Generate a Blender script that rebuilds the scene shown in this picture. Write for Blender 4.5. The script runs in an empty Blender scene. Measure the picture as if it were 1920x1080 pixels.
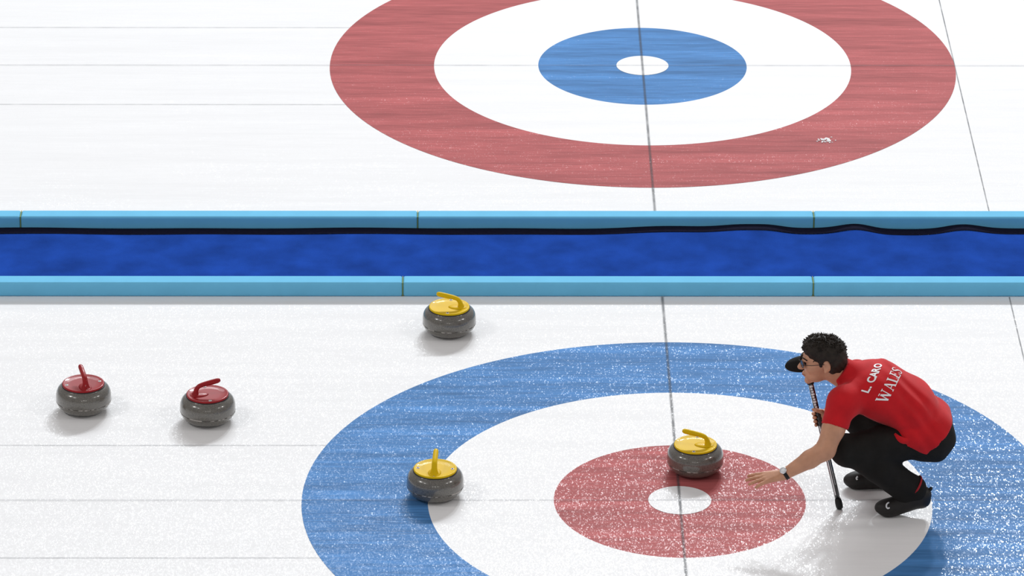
import bpy, bmesh, math, random
import numpy as np
from mathutils import Matrix, Vector
from mathutils.bvhtree import BVHTree

random.seed(7)
rng = np.random.default_rng(11)
scene = bpy.context.scene
COL = scene.collection
PI = math.pi
FT = 0.3048

# ------------------------------------------------------------------ camera
F_PX = 9628.47
CAM = np.array([-1.04604, -22.25007, 11.07992])
YAW, PIT, ROL = 0.010328, 0.420650, 0.004578
fw = np.array([math.sin(YAW)*math.cos(PIT), math.cos(YAW)*math.cos(PIT), -math.sin(PIT)])
_r = np.cross(fw, [0, 0, 1.0]); _r /= np.linalg.norm(_r); _u = np.cross(_r, fw)
rt = _r*math.cos(ROL)+_u*math.sin(ROL)
up = -_r*math.sin(ROL)+_u*math.cos(ROL)
cd = bpy.data.cameras.new('camera'); cam = bpy.data.objects.new('camera', cd); COL.objects.link(cam)
cd.sensor_fit = 'HORIZONTAL'; cd.sensor_width = 36.0; cd.lens = F_PX*36.0/1920.0
cd.clip_start = 0.5; cd.clip_end = 400
cam.matrix_world = Matrix(((rt[0], up[0], -fw[0], CAM[0]), (rt[1], up[1], -fw[1], CAM[1]),
                           (rt[2], up[2], -fw[2], CAM[2]), (0, 0, 0, 1)))
scene.camera = cam

# ------------------------------------------------------------------ world, lamps, exposure
w = bpy.data.worlds.new('arena'); scene.world = w; w.use_nodes = True
w.node_tree.nodes['Background'].inputs[0].default_value = (1.0, 0.965, 0.96, 1)
w.node_tree.nodes['Background'].inputs[1].default_value = 0.365
scene.view_settings.view_transform = 'Standard'
scene.view_settings.look = 'None'
scene.view_settings.exposure = 0.0
scene.view_settings.gamma = 1.0
scene.view_settings.use_curve_mapping = False


def lamp(loc, aim, power, size, color=(1, 1, 1), spread=180):
    l = bpy.data.lights.new('arena_lamp', 'AREA'); l.shape = 'DISK'; l.size = size
    l.energy = power; l.color = color; l.spread = math.radians(spread)
    o = bpy.data.objects.new('arena_lamp', l); COL.objects.link(o)
    o.location = loc
    o.rotation_euler = (Vector(aim)-Vector(loc)).to_track_quat('-Z', 'Y').to_euler()
    return o


AIM = (0, 2.0, 0)
# the floodlight row on the far side of the hall
for lx, lp, ls in ((-8, 1400, 9.0), (-3, 2300, 9.0), (2, 3500, 5.0), (6.5, 5400, 1.8), (10.5, 4300, 1.8)):
    lamp((lx, 36.0, 24.5), AIM, lp, ls, (0.955, 0.995, 1.03))
# floodlights along both short sides and a few on the camera side
for lx, ly, lz, lp in ((-13, -2, 12, 300), (13, -2, 12, 300), (-11, -7, 13, 120), (11, -7, 13, 120)):
    lamp((lx, ly, lz), AIM, lp, 2.4, (1.0, 0.98, 0.96))
for lx in (-4.5, -1, 2.5):
    lamp((lx, -20, 9), AIM, 45, 0.7, (1.0, 0.97, 0.93))


# ------------------------------------------------------------------ helpers
def tag(o, label=None, cat=None, group=None, kind=None):
    if label: o['label'] = label
    if cat: o['category'] = cat
    if group: o['group'] = group
    if kind: o['kind'] = kind
    return o


def empty(name, loc, label=None, cat=None, group=None, rz=0):
    o = bpy.data.objects.new(name, None); COL.objects.link(o)
    o.location = loc; o.rotation_euler = (0, 0, rz); o.empty_display_size = 0.1
    return tag(o, label, cat, group)


def mesh_obj(name, verts, faces, mat, parent=None, smooth=True, world=False):
    me = bpy.data.meshes.new(name)
    me.from_pydata([tuple(map(float, v)) for v in verts], [], [tuple(map(int, f)) for f in faces])
    me.materials.append(mat)
    if smooth:
        me.polygons.foreach_set('use_smooth', [True]*len(me.polygons))
    me.update()
    o = bpy.data.objects.new(name, me); COL.objects.link(o)
    if parent is not None:
        o.parent = parent
        if world:      # vertices given in world space
            m = Matrix.Translation(-Vector(parent.location))
            pp = parent.parent
            while pp is not None:
                m = Matrix.Translation(-Vector(pp.location)) @ m
                pp = pp.parent
            me.transform(m)
    return o


def bm_obj(name, bm, mat, parent=None, smooth=False, world=False):
    me = bpy.data.meshes.new(name); bm.to_mesh(me); bm.free(); me.materials.append(mat)
    if smooth: me.polygons.foreach_set('use_smooth', [True]*len(me.polygons))
    o = bpy.data.objects.new(name, me); COL.objects.link(o)
    if parent is not None:
        o.parent = parent
        if world: me.transform(Matrix.Translation(-Vector(parent.location)))
    return o


def lathe(profile, n=64, closed_ends=True):
    V = []; Fc = []
    for (r, z) in profile:
        for i in range(n):
            a = 2*PI*i/n; V.append((r*math.cos(a), r*math.sin(a), z))
    m = len(profile)
    for j in range(m-1):
        for i in range(n):
            Fc.append((j*n+i, j*n+(i+1) % n, (j+1)*n+(i+1) % n, (j+1)*n+i))
    if closed_ends:
        Fc.append(tuple(range(n-1, -1, -1))); Fc.append(tuple((m-1)*n+i for i in range(n)))
    return V, Fc


def smooth_path(pts, n):
    """Catmull-Rom through rows of values"""
    P = np.array(pts, float); out = []
    k = len(P)
    for s in np.linspace(0, k-1, n):
        i = min(int(s), k-2); t = s-i
        p0 = P[max(i-1, 0)]; p1 = P[i]; p2 = P[i+1]; p3 = P[min(i+2, k-1)]
        out.append(0.5*((2*p1)+(-p0+p2)*t+(2*p0-5*p1+4*p2-p3)*t*t+(-p0+3*p1-3*p2+p3)*t**3))
    return np.array(out)


def tube(path, ra, rb=None, n=16, side=None):
    """tube along path; ra, rb radii per point (rb across 'side')"""
    P = np.asarray(path, float); m = len(P)
    ra = np.broadcast_to(np.asarray(ra, float), (m,)); rb = ra if rb is None else np.broadcast_to(np.asarray(rb, float), (m,))
    T = np.gradient(P, axis=0); T /= np.linalg.norm(T, axis=1)[:, None]
    V = []; Fc = []
    s = np.array(side if side is not None else (0.13, 0.2, 0.97), float)
    for i in range(m):
        b = s - T[i]*np.dot(s, T[i]); b /= np.linalg.norm(b); c = np.cross(T[i], b)
        for q in range(n):
            a = 2*PI*q/n
            V.append(P[i]+c*ra[i]*math.cos(a)+b*rb[i]*math.sin(a))
    for j in range(m-1):
        for i in range(n):
            Fc.append((j*n+i, j*n+(i+1) % n, (j+1)*n+(i+1) % n, (j+1)*n+i))
    Fc.append(tuple(range(n-1, -1, -1))); Fc.append(tuple((m-1)*n+i for i in range(n)))
    return V, Fc


def bevel_box(x0, x1, y0, y1, z0, z1, b, seg=3):
    bm = bmesh.new()
    bmesh.ops.create_cube(bm, size=1.0)
    for v in bm.verts:
        v.co = Vector(((x0+x1)/2+v.co.x*(x1-x0), (y0+y1)/2+v.co.y*(y1-y0), (z0+z1)/2+v.co.z*(z1-z0)))
    if b: bmesh.ops.bevel(bm, geom=bm.edges[:], offset=b, segments=seg, affect='EDGES', profile=0.5)
    return bm


# ------------------------------------------------------------------ materials
def new_mat(name):
    m = bpy.data.materials.new(name); m.use_nodes = True
    return m, m.node_tree, m.node_tree.nodes['Principled BSDF']


def nd(nt, typ, **kw):
    n = nt.nodes.new(typ)
    for k, v in kw.items(): setattr(n, k, v)
    return n


def plain(name, col, rough=0.5, spec=0.5, coat=0.0, noise=0.0, nscale=60.0, bump=0.0, bscale=200.0, metal=0.0, sheen=0.0):
    m, nt, b = new_mat(name)
    b.inputs['Base Color'].default_value = (*col, 1); b.inputs['Roughness'].default_value = rough
    b.inputs['Specular IOR Level'].default_value = spec; b.inputs['Coat Weight'].default_value = coat
    b.inputs['Coat Roughness'].default_value = 0.06; b.inputs['Metallic'].default_value = metal
    b.inputs['Sheen Weight'].default_value = sheen
    tc = nd(nt, 'ShaderNodeTexCoord')
    if noise:
        n = nd(nt, 'ShaderNodeTexNoise'); n.inputs['Scale'].default_value = nscale; n.inputs['Detail'].default_value = 4
        nt.links.new(tc.outputs['Object'], n.inputs['Vector'])
        r = nd(nt, 'ShaderNodeMapRange'); r.inputs['From Min'].default_value = 0.3; r.inputs['From Max'].default_value = 0.7
        r.inputs['To Min'].default_value = 1-noise; r.inputs['To Max'].default_value = 1+noise
        mx = nd(nt, 'ShaderNodeMix', data_type='RGBA', blend_type='MULTIPLY'); mx.inputs[0].default_value = 1
        mx.inputs[6].default_value = (*col, 1)
        nt.links.new(n.outputs['Fac'], r.inputs['Value']); nt.links.new(r.outputs[0], mx.inputs[7])
        nt.links.new(mx.outputs[2], b.inputs['Base Color'])
    if bump:
        n = nd(nt, 'ShaderNodeTexNoise'); n.inputs['Scale'].default_value = bscale; n.inputs['Detail'].default_value = 3
        nt.links.new(tc.outputs['Object'], n.inputs['Vector'])
        bp = nd(nt, 'ShaderNodeBump'); bp.inputs['Strength'].default_value = bump; bp.inputs['Distance'].default_value = 0.004
        nt.links.new(n.outputs['Fac'], bp.inputs['Height']); nt.links.new(bp.outputs[0], b.inputs['Normal'])
    return m


PEBBLE, TILT, GLOSS = 190.0, 0.090, 0.22


def ice_mat(name, col, streak=0.05, tint=None):
    """pebbled, scraped curling ice over paint; everything in world metres so that sheets continue each other"""
    m, nt, b = new_mat(name)
    L = nt.links.new
    g = nd(nt, 'ShaderNodeNewGeometry')
    mp = nd(nt, 'ShaderNodeMapping'); mp.inputs['Scale'].default_value = (0.55, 9.0, 1)
    L(g.outputs['Position'], mp.inputs['Vector'])
    n1 = nd(nt, 'ShaderNodeTexNoise'); n1.inputs['Scale'].default_value = 1.0; n1.inputs['Detail'].default_value = 6; n1.inputs['Roughness'].default_value = 0.62
    L(mp.outputs[0], n1.inputs['Vector'])
    mp2 = nd(nt, 'ShaderNodeMapping'); mp2.inputs['Scale'].default_value = (5.0, 70.0, 1); mp2.inputs['Rotation'].default_value = (0, 0, 0.06)
    L(g.outputs['Position'], mp2.inputs['Vector'])
    n2 = nd(nt, 'ShaderNodeTexNoise'); n2.inputs['Scale'].default_value = 1.0; n2.inputs['Detail'].default_value = 4
    L(mp2.outputs[0], n2.inputs['Vector'])
    ad = nd(nt, 'ShaderNodeMath', operation='ADD'); L(n1.outputs['Fac'], ad.inputs[0])
    ml = nd(nt, 'ShaderNodeMath', operation='MULTIPLY'); ml.inputs[1].default_value = 0.55; L(n2.outputs['Fac'], ml.inputs[0]); L(ml.outputs[0], ad.inputs[1])
    r = nd(nt, 'ShaderNodeMapRange'); r.inputs['From Min'].default_value = 0.55; r.inputs['From Max'].default_value = 1.0
    r.inputs['To Min'].default_value = 0; r.inputs['To Max'].default_value = 1
    L(ad.outputs[0], r.inputs['Value'])
    mx = nd(nt, 'ShaderNodeMix', data_type='RGBA')
    c0 = tuple(c*(1-streak*2.0) for c in col) if tint is None else tint
    c1 = tuple(min(1, c*(1+streak)) for c in col)
    mx.inputs[6].default_value = (*c0, 1); mx.inputs[7].default_value = (*c1, 1)
    L(r.outputs[0], mx.inputs[0]); L(mx.outputs[2], b.inputs['Base Color'])
    # frozen pebble: small facets, each with its own tilt, under a thin clear gloss
    vo = nd(nt, 'ShaderNodeTexVoronoi'); vo.inputs['Scale'].default_value = 1.0
    mp3 = nd(nt, 'ShaderNodeMapping'); mp3.inputs['Scale'].default_value = (PEBBLE, PEBBLE*0.45, 1)
    L(g.outputs['Position'], mp3.inputs['Vector']); L(mp3.outputs[0], vo.inputs['Vector'])
    sc_ = nd(nt, 'ShaderNodeSeparateColor'); L(vo.outputs['Color'], sc_.inputs[0])
    sw = nd(nt, 'ShaderNodeMapRange'); sw.inputs['From Min'].default_value = 0.62; sw.inputs['From Max'].default_value = 0.95
    sw.inputs['To Min'].default_value = TILT*0.55; sw.inputs['To Max'].default_value = TILT*1.3
    L(ad.outputs[0], sw.inputs['Value'])

    def math_(op, a, bval):
        q = nd(nt, 'ShaderNodeMath', operation=op)
        for k_, v_ in ((0, a), (1, bval)):
            if v_ is None: continue
            if isinstance(v_, (int, float)): q.inputs[k_].default_value = v_
            else: L(v_, q.inputs[k_])
        return q.outputs[0]

    comp = []
    for ch in (0, 1):
        u = math_('MULTIPLY', math_('SUBTRACT', sc_.outputs[ch], 0.5), 2.0)
        comp.append(math_('MULTIPLY', math_('MULTIPLY', u, math_('ABSOLUTE', u, None)), sw.outputs[0]))
    cx = nd(nt, 'ShaderNodeCombineXYZ'); L(comp[0], cx.inputs[0]); L(comp[1], cx.inputs[1]); cx.inputs[2].default_value = 1.0
    nv = nd(nt, 'ShaderNodeVectorMath', operation='NORMALIZE'); L(cx.outputs[0], nv.inputs[0])
    L(nv.outputs[0], b.inputs['Coat Normal'])
    b.inputs['Coat Weight'].default_value = GLOSS; b.inputs['Coat Roughness'].default_value = 0.14; b.inputs['Coat IOR'].default_value = 1.31
    b.inputs['Roughness'].default_value = 0.5; b.inputs['Specular IOR Level'].default_value = 0.02
    return m


def line_mat(name, col, peak, axis):
    """a string frozen into the ice: see-through, soft along its edges"""
    m = ice_mat(name, col, 0.1); nt = m.node_tree; b = nt.nodes['Principled BSDF']; L = nt.links.new
    tc = nd(nt, 'ShaderNodeTexCoord'); sx = nd(nt, 'ShaderNodeSeparateXYZ'); L(tc.outputs['Generated'], sx.inputs[0])
    a = nd(nt, 'ShaderNodeMath', operation='SUBTRACT'); a.inputs[1].default_value = 0.5; L(sx.outputs[axis], a.inputs[0])
    c = nd(nt, 'ShaderNodeMath', operation='ABSOLUTE'); L(a.outputs[0], c.inputs[0])
    r = nd(nt, 'ShaderNodeMapRange'); r.inputs['From Min'].default_value = 0.5; r.inputs['From Max'].default_value = 0.12
    r.inputs['To Min'].default_value = 0.0; r.inputs['To Max'].default_value = peak; L(c.outputs[0], r.inputs['Value'])
    g = nd(nt, 'ShaderNodeNewGeometry'); n = nd(nt, 'ShaderNodeTexNoise'); n.inputs['Scale'].default_value = 9; n.inputs['Detail'].default_value = 5
    L(g.outputs['Position'], n.inputs['Vector'])
    r2 = nd(nt, 'ShaderNodeMapRange'); r2.inputs['From Min'].default_value = 0.3; r2.inputs['From Max'].default_value = 0.65
    r2.inputs['To Min'].default_value = 0.5; r2.inputs['To Max'].default_value = 1.0; L(n.outputs['Fac'], r2.inputs['Value'])
    mu = nd(nt, 'ShaderNodeMath', operation='MULTIPLY'); L(r.outputs[0], mu.inputs[0]); L(r2.outputs[0], mu.inputs[1])
    L(mu.outputs[0], b.inputs['Alpha'])
    return m


MAT = {}
MAT['ice'] = ice_mat('ice_white', (0.86, 0.86, 0.865), 0.02)
MAT['ring_red'] = ice_mat('ice_red', (0.485, 0.122, 0.124), 0.19)
MAT['ring_red_far'] = ice_mat('ice_red_far', (0.475, 0.120, 0.123), 0.19)
MAT['ring_blue'] = ice_mat('ice_blue', (0.082, 0.245, 0.55), 0.21)
MAT['ring_white'] = ice_mat('ice_ring_white', (0.875, 0.875, 0.88), 0.02)
MAT['line'] = line_mat('line_dark', (0.10, 0.11, 0.12), 0.62, 0)
MAT['line_faint'] = line_mat('line_faint', (0.25, 0.26, 0.28), 0.26, 1)
MAT['foam'] = plain('foam_light_blue', (0.165, 0.53, 0.80), 0.85, 0.15, noise=0.03, nscale=9, bump=0.05)
MAT['joint'] = plain('joint_olive', (0.22, 0.30, 0.08), 0.8)
MAT['carpet'] = plain('carpet_blue', (0.012, 0.060, 0.345), 1.0, 0.03, noise=0.22, nscale=5, bump=0.5, bscale=350, sheen=0.0)
MAT['hem'] = plain('carpet_hem', (0.012, 0.012, 0.028), 1.0, 0.03, noise=0.15)
MAT['skin'] = plain('skin', (0.58, 0.29, 0.175), 0.5, 0.4, noise=0.10, nscale=22, bump=0.08)
MAT['shirt'] = plain('shirt_red', (0.56, 0.010, 0.016), 0.85, 0.2, noise=0.10, nscale=14, bump=0.12, bscale=160, sheen=0.1)
MAT['trousers'] = plain('trousers_black', (0.012, 0.011, 0.010), 0.9, 0.25, noise=0.2, nscale=20, bump=0.1)
MAT['shoe'] = plain('shoe_black', (0.013, 0.011, 0.010), 0.55, 0.4, noise=0.25, nscale=40, bump=0.1)
MAT['hair'] = plain('hair_dark', (0.020, 0.014, 0.010), 0.6, 0.25, noise=0.4, nscale=50)
MAT['white'] = plain('print_white', (0.85, 0.86, 0.88), 0.6)
MAT['sock'] = plain('sock_red', (0.38, 0.012, 0.018), 0.9)
MAT['black'] = plain('black_plastic', (0.009, 0.009, 0.010), 0.5, 0.3)
MAT['silver'] = plain('silver_metal', (0.75, 0.76, 0.78), 0.25, metal=1.0)
MAT['shaft'] = plain('shaft_black', (0.011, 0.011, 0.013), 0.22, 0.6, coat=0.6)
MAT['lens'] = plain('lens_dark', (0.05, 0.045, 0.04), 0.1, 0.7)
MAT['snow'] = plain('ice_shaving', (0.88, 0.89, 0.9), 0.7, bump=0.3)
MAT['lip'] = plain('lip', (0.36, 0.10, 0.08), 0.5)

# ------------------------------------------------------------------ the setting: ice, lines
mesh_v = [(-32, -14, 0), (32, -14, 0), (32, 17, 0), (-32, 17, 0)]
bm = bevel_box(-32, 32, -14, 17, -0.06, 0.0, 0)
ice = bm_obj('floor', bm, MAT['ice']); tag(ice, 'pebbled white curling ice of both sheets', None, None, 'structure')
H1Y = 5.702  # tee of the far sheet
HOUSES = (0.0, H1Y)


def strip(name, x0, x1, y0, y1, z, mat):
    return mesh_obj(name, [(x0, y0, z), (x1, y0, z), (x1, y1, z), (x0, y1, z)], [(0, 1, 2, 3)], mat, ice, smooth=False)


for hy, lo, hi in ((0.0, -2.4, 2.40), (H1Y, 3.385, H1Y+2.4)):
    strip('tee_line', -0.010, 0.010, lo, hi, 0.0030, MAT['line'])
    strip('back_line', 6*FT-0.005, 6*FT+0.005, lo, hi, 0.0005, MAT['line'])
    strip('centre_line', -30, 30, hy-0.011, hy+0.011, 0.0034, MAT['line_faint'])
    for s in (-1, 1):
        strip('side_guide_line', -12, -5.6*FT, hy+s*2*FT-0.011, hy+s*2*FT+0.011, 0.0005, MAT['line_faint'])


# ------------------------------------------------------------------ the two painted targets
def annulus(name, r0, r1, mat, parent, z, n=160):
    V = []; Fc = []
    if r0 <= 0:
        V = [(r1*math.cos(2*PI*i/n), r1*math.sin(2*PI*i/n), z) for i in range(n)]
        Fc = [tuple(range(n))]
    else:
        for r in (r0, r1):
            V += [(r*math.cos(2*PI*i/n), r*math.sin(2*PI*i/n), z) for i in range(n)]
        Fc = [(i, i+n, (i+1) % n+n, (i+1) % n) for i in range(n)]
    return mesh_obj(name, V, Fc, mat, parent, smooth=False)


for hy, outer, inner, lab in ((0.0, 'ring_blue', 'ring_red', 'target with blue outer ring and red centre, painted on the near sheet'),
                              (H1Y, 'ring_red_far', 'ring_blue', 'target with red outer ring and blue centre, painted on the far sheet')):
    t = empty('curling_house', (0, hy, 0), lab, 'target', 'painted target rings')
    annulus('outer_ring', 4*FT, 6*FT, MAT[outer], t, 0.001)
    annulus('white_ring', 2*FT, 4*FT, MAT['ring_white'], t, 0.001)
    annulus('inner_ring', 0.1523, 2*FT, MAT[inner], t, 0.001)
    annulus('button', 0, 0.1523, MAT['ring_white'], t, 0.0022)

# ------------------------------------------------------------------ foam dividers and carpet
GAP = 0.004


def bumper(x0, x1, y0, y1, h, label):
    o = empty('foam_divider', ((x0+x1)/2, (y0+y1)/2, 0), label, 'divider', 'foam dividers between the sheets')
    hx = (x1-x0)/2-GAP/2; hy = (y1-y0)/2
    bm_obj('foam_block', bevel_box(-hx, hx, -hy, hy, 0.0, h, 0.012, 4), MAT['foam'], o, smooth=False)
    bm_obj('joint_strip', bevel_box(hx, hx+GAP, -hy+0.004, hy-0.003, 0.002, h-0.002, 0), MAT['joint'], o)


bumper(-5.684, -3.528, 2.403, 2.500, 0.080, 'light blue foam divider along the near sheet, just past the left edge of the photo')
bumper(-3.528, -1.366, 2.403, 2.500, 0.080, 'long light blue foam divider behind the two red-handled stones')
bumper(-1.366, 0.795, 2.403, 2.500, 0.080, 'long light blue foam divider right behind the yellow-handled stone farthest back')
bumper(0.795, 2.956, 2.403, 2.500, 0.080, 'light blue foam divider on the near sheet edge, behind the crouching player')
bumper(-5.595, -3.445, 3.288, 3.382, 0.076, 'short piece of foam divider at far left, along the far sheet')
bumper(-3.445, -1.295, 3.288, 3.382, 0.076, 'light blue foam divider along far sheet, left of its red target ring')
bumper(-1.295, 0.853, 3.288, 3.382, 0.076, 'light blue foam divider along far sheet, below middle of the red target ring')
bumper(0.853, 3.003, 3.288, 3.382, 0.076, 'light blue foam divider along far sheet, beside the buckled carpet edge')

# carpet runner: lies between the dividers, its far edge with a dark hem buckles at right
cr = empty('carpet_runner', (0, 2.86, 0), 'bright blue carpet runner with a dark hem between the foam dividers', 'carpet')


def ripple(x):
    """height of the carpet's far edge"""
    b = 0.0
    for c, wd, a in ((1.1, .10, .010), (0.47, 0.16, 0.022), (0.62, 0.10, 0.012), (1.06, 0.12, 0.018), (1.66, 0.13, 0.026), (0.05, 0.30, 0.012), (2.4, .2, .02)):
        b += a*math.exp(-((x-c)/wd)**2)
    return b+0.0025*math.sin(3.1*x)+0.002*math.sin(7.3*x+1)+0.003


nx = 700; xs = np.linspace(-6, 3.2, nx)
rows = [(2.502, 0.0), (2.52, 0.0), (2.70, 0.02), (2.90, 0.10), (3.02, 0.30), (3.10, 0.55), (3.16, 0.8), (3.206, 1.0)]
V = []; Fc = []
for (y, wgt) in rows:
    for x in xs:
        V.append((x, y-2.86, 0.004+wgt*ripple(x)+0.0015*math.sin(5*x+9*y)*math.sin(2.2*x-3*y)*(1 if y > 2.51 else 0)+0.0015))
for j in range(len(rows)-1):
    for i in range(nx-1):
        Fc.append((j*nx+i, j*nx+i+1, (j+1)*nx+i+1, (j+1)*nx+i))
mesh_obj('carpet_pile', V, Fc, MAT['carpet'], cr)
V = []; Fc = []
hrows = [(3.2055, 0.001, 1), (3.207, 0.003, 1), (3.245, 0.003, 1.0), (3.2835, 0.002, 1.0), (3.2845, -0.002, 1)]
for (y, dz, wgt) in hrows:
    for x in xs:
        V.append((x, y-2.86, max(0.001, 0.006+dz+wgt*ripple(x))))
for j in range(len(hrows)-1):
    for i in range(nx-1):
        Fc.append((j*nx+i, j*nx+i+1, (j+1)*nx+i+1, (j+1)*nx+i))
mesh_obj('hem', V, Fc, MAT['hem'], cr)


# ------------------------------------------------------------------ curling stones
def granite():
    m, nt, b = new_mat('granite')
    L = nt.links.new
    tc = nd(nt, 'ShaderNodeTexCoord')
    n = nd(nt, 'ShaderNodeTexNoise'); n.inputs['Scale'].default_value = 260; n.inputs['Detail'].default_value = 3
    L(tc.outputs['Object'], n.inputs['Vector'])
    cr_ = nd(nt, 'ShaderNodeValToRGB')
    e = cr_.color_ramp.elements
    e[0].position = 0.35; e[0].color = (0.070, 0.064, 0.055, 1); e[1].position = 0.68; e[1].color = (0.175, 0.162, 0.138, 1)
    L(n.outputs['Fac'], cr_.inputs[0]); L(cr_.outputs[0], b.inputs['Base Color'])
    b.inputs['Roughness'].default_value = 0.28; b.inputs['Coat Weight'].default_value = 1.0; b.inputs['Coat Roughness'].default_value = 0.10
    return m


def band_mat():
    m, nt, b = new_mat('striking_band')
    L = nt.links.new
    tc = nd(nt, 'ShaderNodeTexCoord')
    n = nd(nt, 'ShaderNodeTexNoise'); n.inputs['Scale'].default_value = 45; n.inputs['Detail'].default_value = 5
    L(tc.outputs['Object'], n.inputs['Vector'])
    cr_ = nd(nt, 'ShaderNodeValToRGB'); e = cr_.color_ramp.elements
    e[0].position = 0.44; e[0].color = (0.075, 0.068, 0.06, 1); e[1].position = 0.6; e[1].color = (0.46, 0.43, 0.40, 1)
    L(n.outputs['Fac'], cr_.inputs[0]); L(cr_.outputs[0], b.inputs['Base Color'])
    b.inputs['Roughness'].default_value = 0.7
    return m


MAT['granite'] = granite(); MAT['band'] = band_mat()
MAT['yellow'] = plain('handle_yellow', (0.74, 0.49, 0.002), 0.5, 0.1, coat=0.08)
MAT['red'] = plain('handle_red', (0.31, 0.006, 0.010), 0.5, 0.2, coat=0.2)
MAT['blue_dot'] = plain('emblem_blue', (0.02, 0.03, 0.30), 0.3)
MAT['teal_dot'] = plain('emblem_teal', (0.30, 0.55, 0.50), 0.3)
MAT['gasket'] = plain('gasket_black', (0.01, 0.01, 0.012), 0.4)

prof = [(0.055, 0.005), (0.064, 0.0), (0.080, 0.0), (0.092, 0.002), (0.111, 0.010), (0.125, 0.022), (0.1335, 0.036), (0.1375, 0.050), (0.1385, 0.062),
        (0.1385, 0.074), (0.1375, 0.088), (0.134, 0.102), (0.127, 0.115), (0.118, 0.124), (0.110, 0.129), (0.100, 0.1315), (0.02, 0.1315)]
prof = smooth_path(prof, 44)
BODY = lathe(prof, 72)
BAND = lathe([(0.1362, 0.0485), (0.1379, 0.049), (0.1383, 0.0512), (0.1386, 0.0534), (0.1386, 0.054), (0.137, 0.0542)], 72, False)
COVER = lathe([(0.0995, 0.1318), (0.1035, 0.1325), (0.1055, 0.1365), (0.1045, 0.1415), (0.101, 0.1435), (0.097, 0.1425), (0.085, 0.1395), (0.06, 0.1385), (0.03, 0.1385), (0.0005, 0.1385)], 64)
GASK = lathe([(0.1045, 0.1305), (0.1085, 0.1300), (0.1080, 0.1335), (0.1035, 0.1345)], 64, False)
hp = smooth_path([(-0.062, 0.134), (-0.060, 0.148), (-0.056, 0.166), (-0.045, 0.183), (-0.025, 0.192), (0.0, 0.197), (0.030, 0.203), (0.055, 0.208), (0.066, 0.210)], 30)
hr = smooth_path([(0.024,), (0.016,), (0.0115,), (0.0105,), (0.0110,), (0.0125,), (0.013,), (0.012,), (0.006,)], 30)[:, 0]
hw = smooth_path([(0.030,), (0.020,), (0.0145,), (0.0135,), (0.0130,), (0.0130,), (0.013,), (0.012,), (0.006,)], 30)[:, 0]
HANDLE = tube([(u, 0, z) for u, z in hp], hr, hw, 18, side=(0, 1, 0))
# low fairing from the handle foot across the cover
FAIR = lathe([(0.034, 0.1380), (0.030, 0.1420), (0.024, 0.1445), (0.012, 0.1460), (0.0005, 0.1465)], 32)
FAIRV = [(x*1.5-0.045, y*0.95, z) for x, y, z in FAIR[0]]


def stone(loc, heading, colour, dot, label):
    s = empty('curling_stone', (loc[0], loc[1], 0.0025), label, 'curling stone', 'curling stones on the near sheet', heading)
    mesh_obj('granite_body', *BODY, MAT['granite'], s)
    mesh_obj('striking_band', *BAND, MAT['band'], s)
    c = mesh_obj('handle_cover', *COVER, MAT[colour], s)
    mesh_obj('gasket', *GASK, MAT['gasket'], s)
    h = mesh_obj('handle', *HANDLE, MAT[colour], s)
    mesh_obj('handle_foot', FAIRV, FAIR[1], MAT[colour], h)
    for ang in (PI*0.5, PI*1.0, PI*1.5):
        V, Fc = lathe([(0.0085, 0.0), (0.008, 0.002), (0.005, 0.0028), (0.0004, 0.003)], 20)
        cx, cy = 0.084*math.cos(ang), 0.084*math.sin(ang)
        mesh_obj('emblem', [(x+cx, y+cy, z+0.1392) for x, y, z in V], Fc, MAT['white'], c)
        V, Fc = lathe([(0.0045, 0.0), (0.004, 0.0012), (0.0004, 0.0014)], 16)
        mesh_obj('emblem_dot', [(x+cx, y+cy, z+0.1418) for x, y, z in V], Fc, MAT[dot], c)
    return s


stone((-2.949, 1.029), math.radians(106), 'red', 'teal_dot', 'red-handled granite stone farthest left, its handle pointing away')
stone((-2.322, 0.906), math.radians(12), 'red', 'teal_dot', 'red-handled granite stone with its handle pointing to the right')
stone((-1.120, 1.963), math.radians(174), 'yellow', 'blue_dot', 'yellow-handled granite stone close to the foam divider, outside the rings')
stone((0.087, 0.329), math.radians(172), 'yellow', 'blue_dot', 'yellow-handled granite stone on the red centre circle')
stone((-1.183, 0.061), math.radians(86), 'yellow', 'blue_dot', 'yellow-handled granite stone on the inner edge of the blue ring')

# ------------------------------------------------------------------ shavings of ice on the far red ring
def shavings(px, py, n, sx, sy, label):
    bmx = bmesh.new()
    for i in range(n):
        a, b_ = rng.normal(0, sx), rng.normal(0, sy)
        r = rng.uniform(0.003, 0.008)
        mtx = Matrix.Translation((a, b_, 0.0015+r*0.3)) @ Matrix.Rotation(rng.uniform(0, 3), 4, 'Z') @ Matrix.Diagonal((r*1.6, r*1.1, r*0.6, 1))
        bmesh.ops.create_icosphere(bmx, subdivisions=1, radius=1.0, matrix=mtx)
    o = bm_obj('ice_shavings', bmx, MAT['snow']); o.location = (px, py, 0)
    tag(o, label, 'ice shavings', None, 'stuff')


shavings(1.000, 4.555, 34, 0.026, 0.018, 'little heap of white ice shavings on the far red ring')

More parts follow.
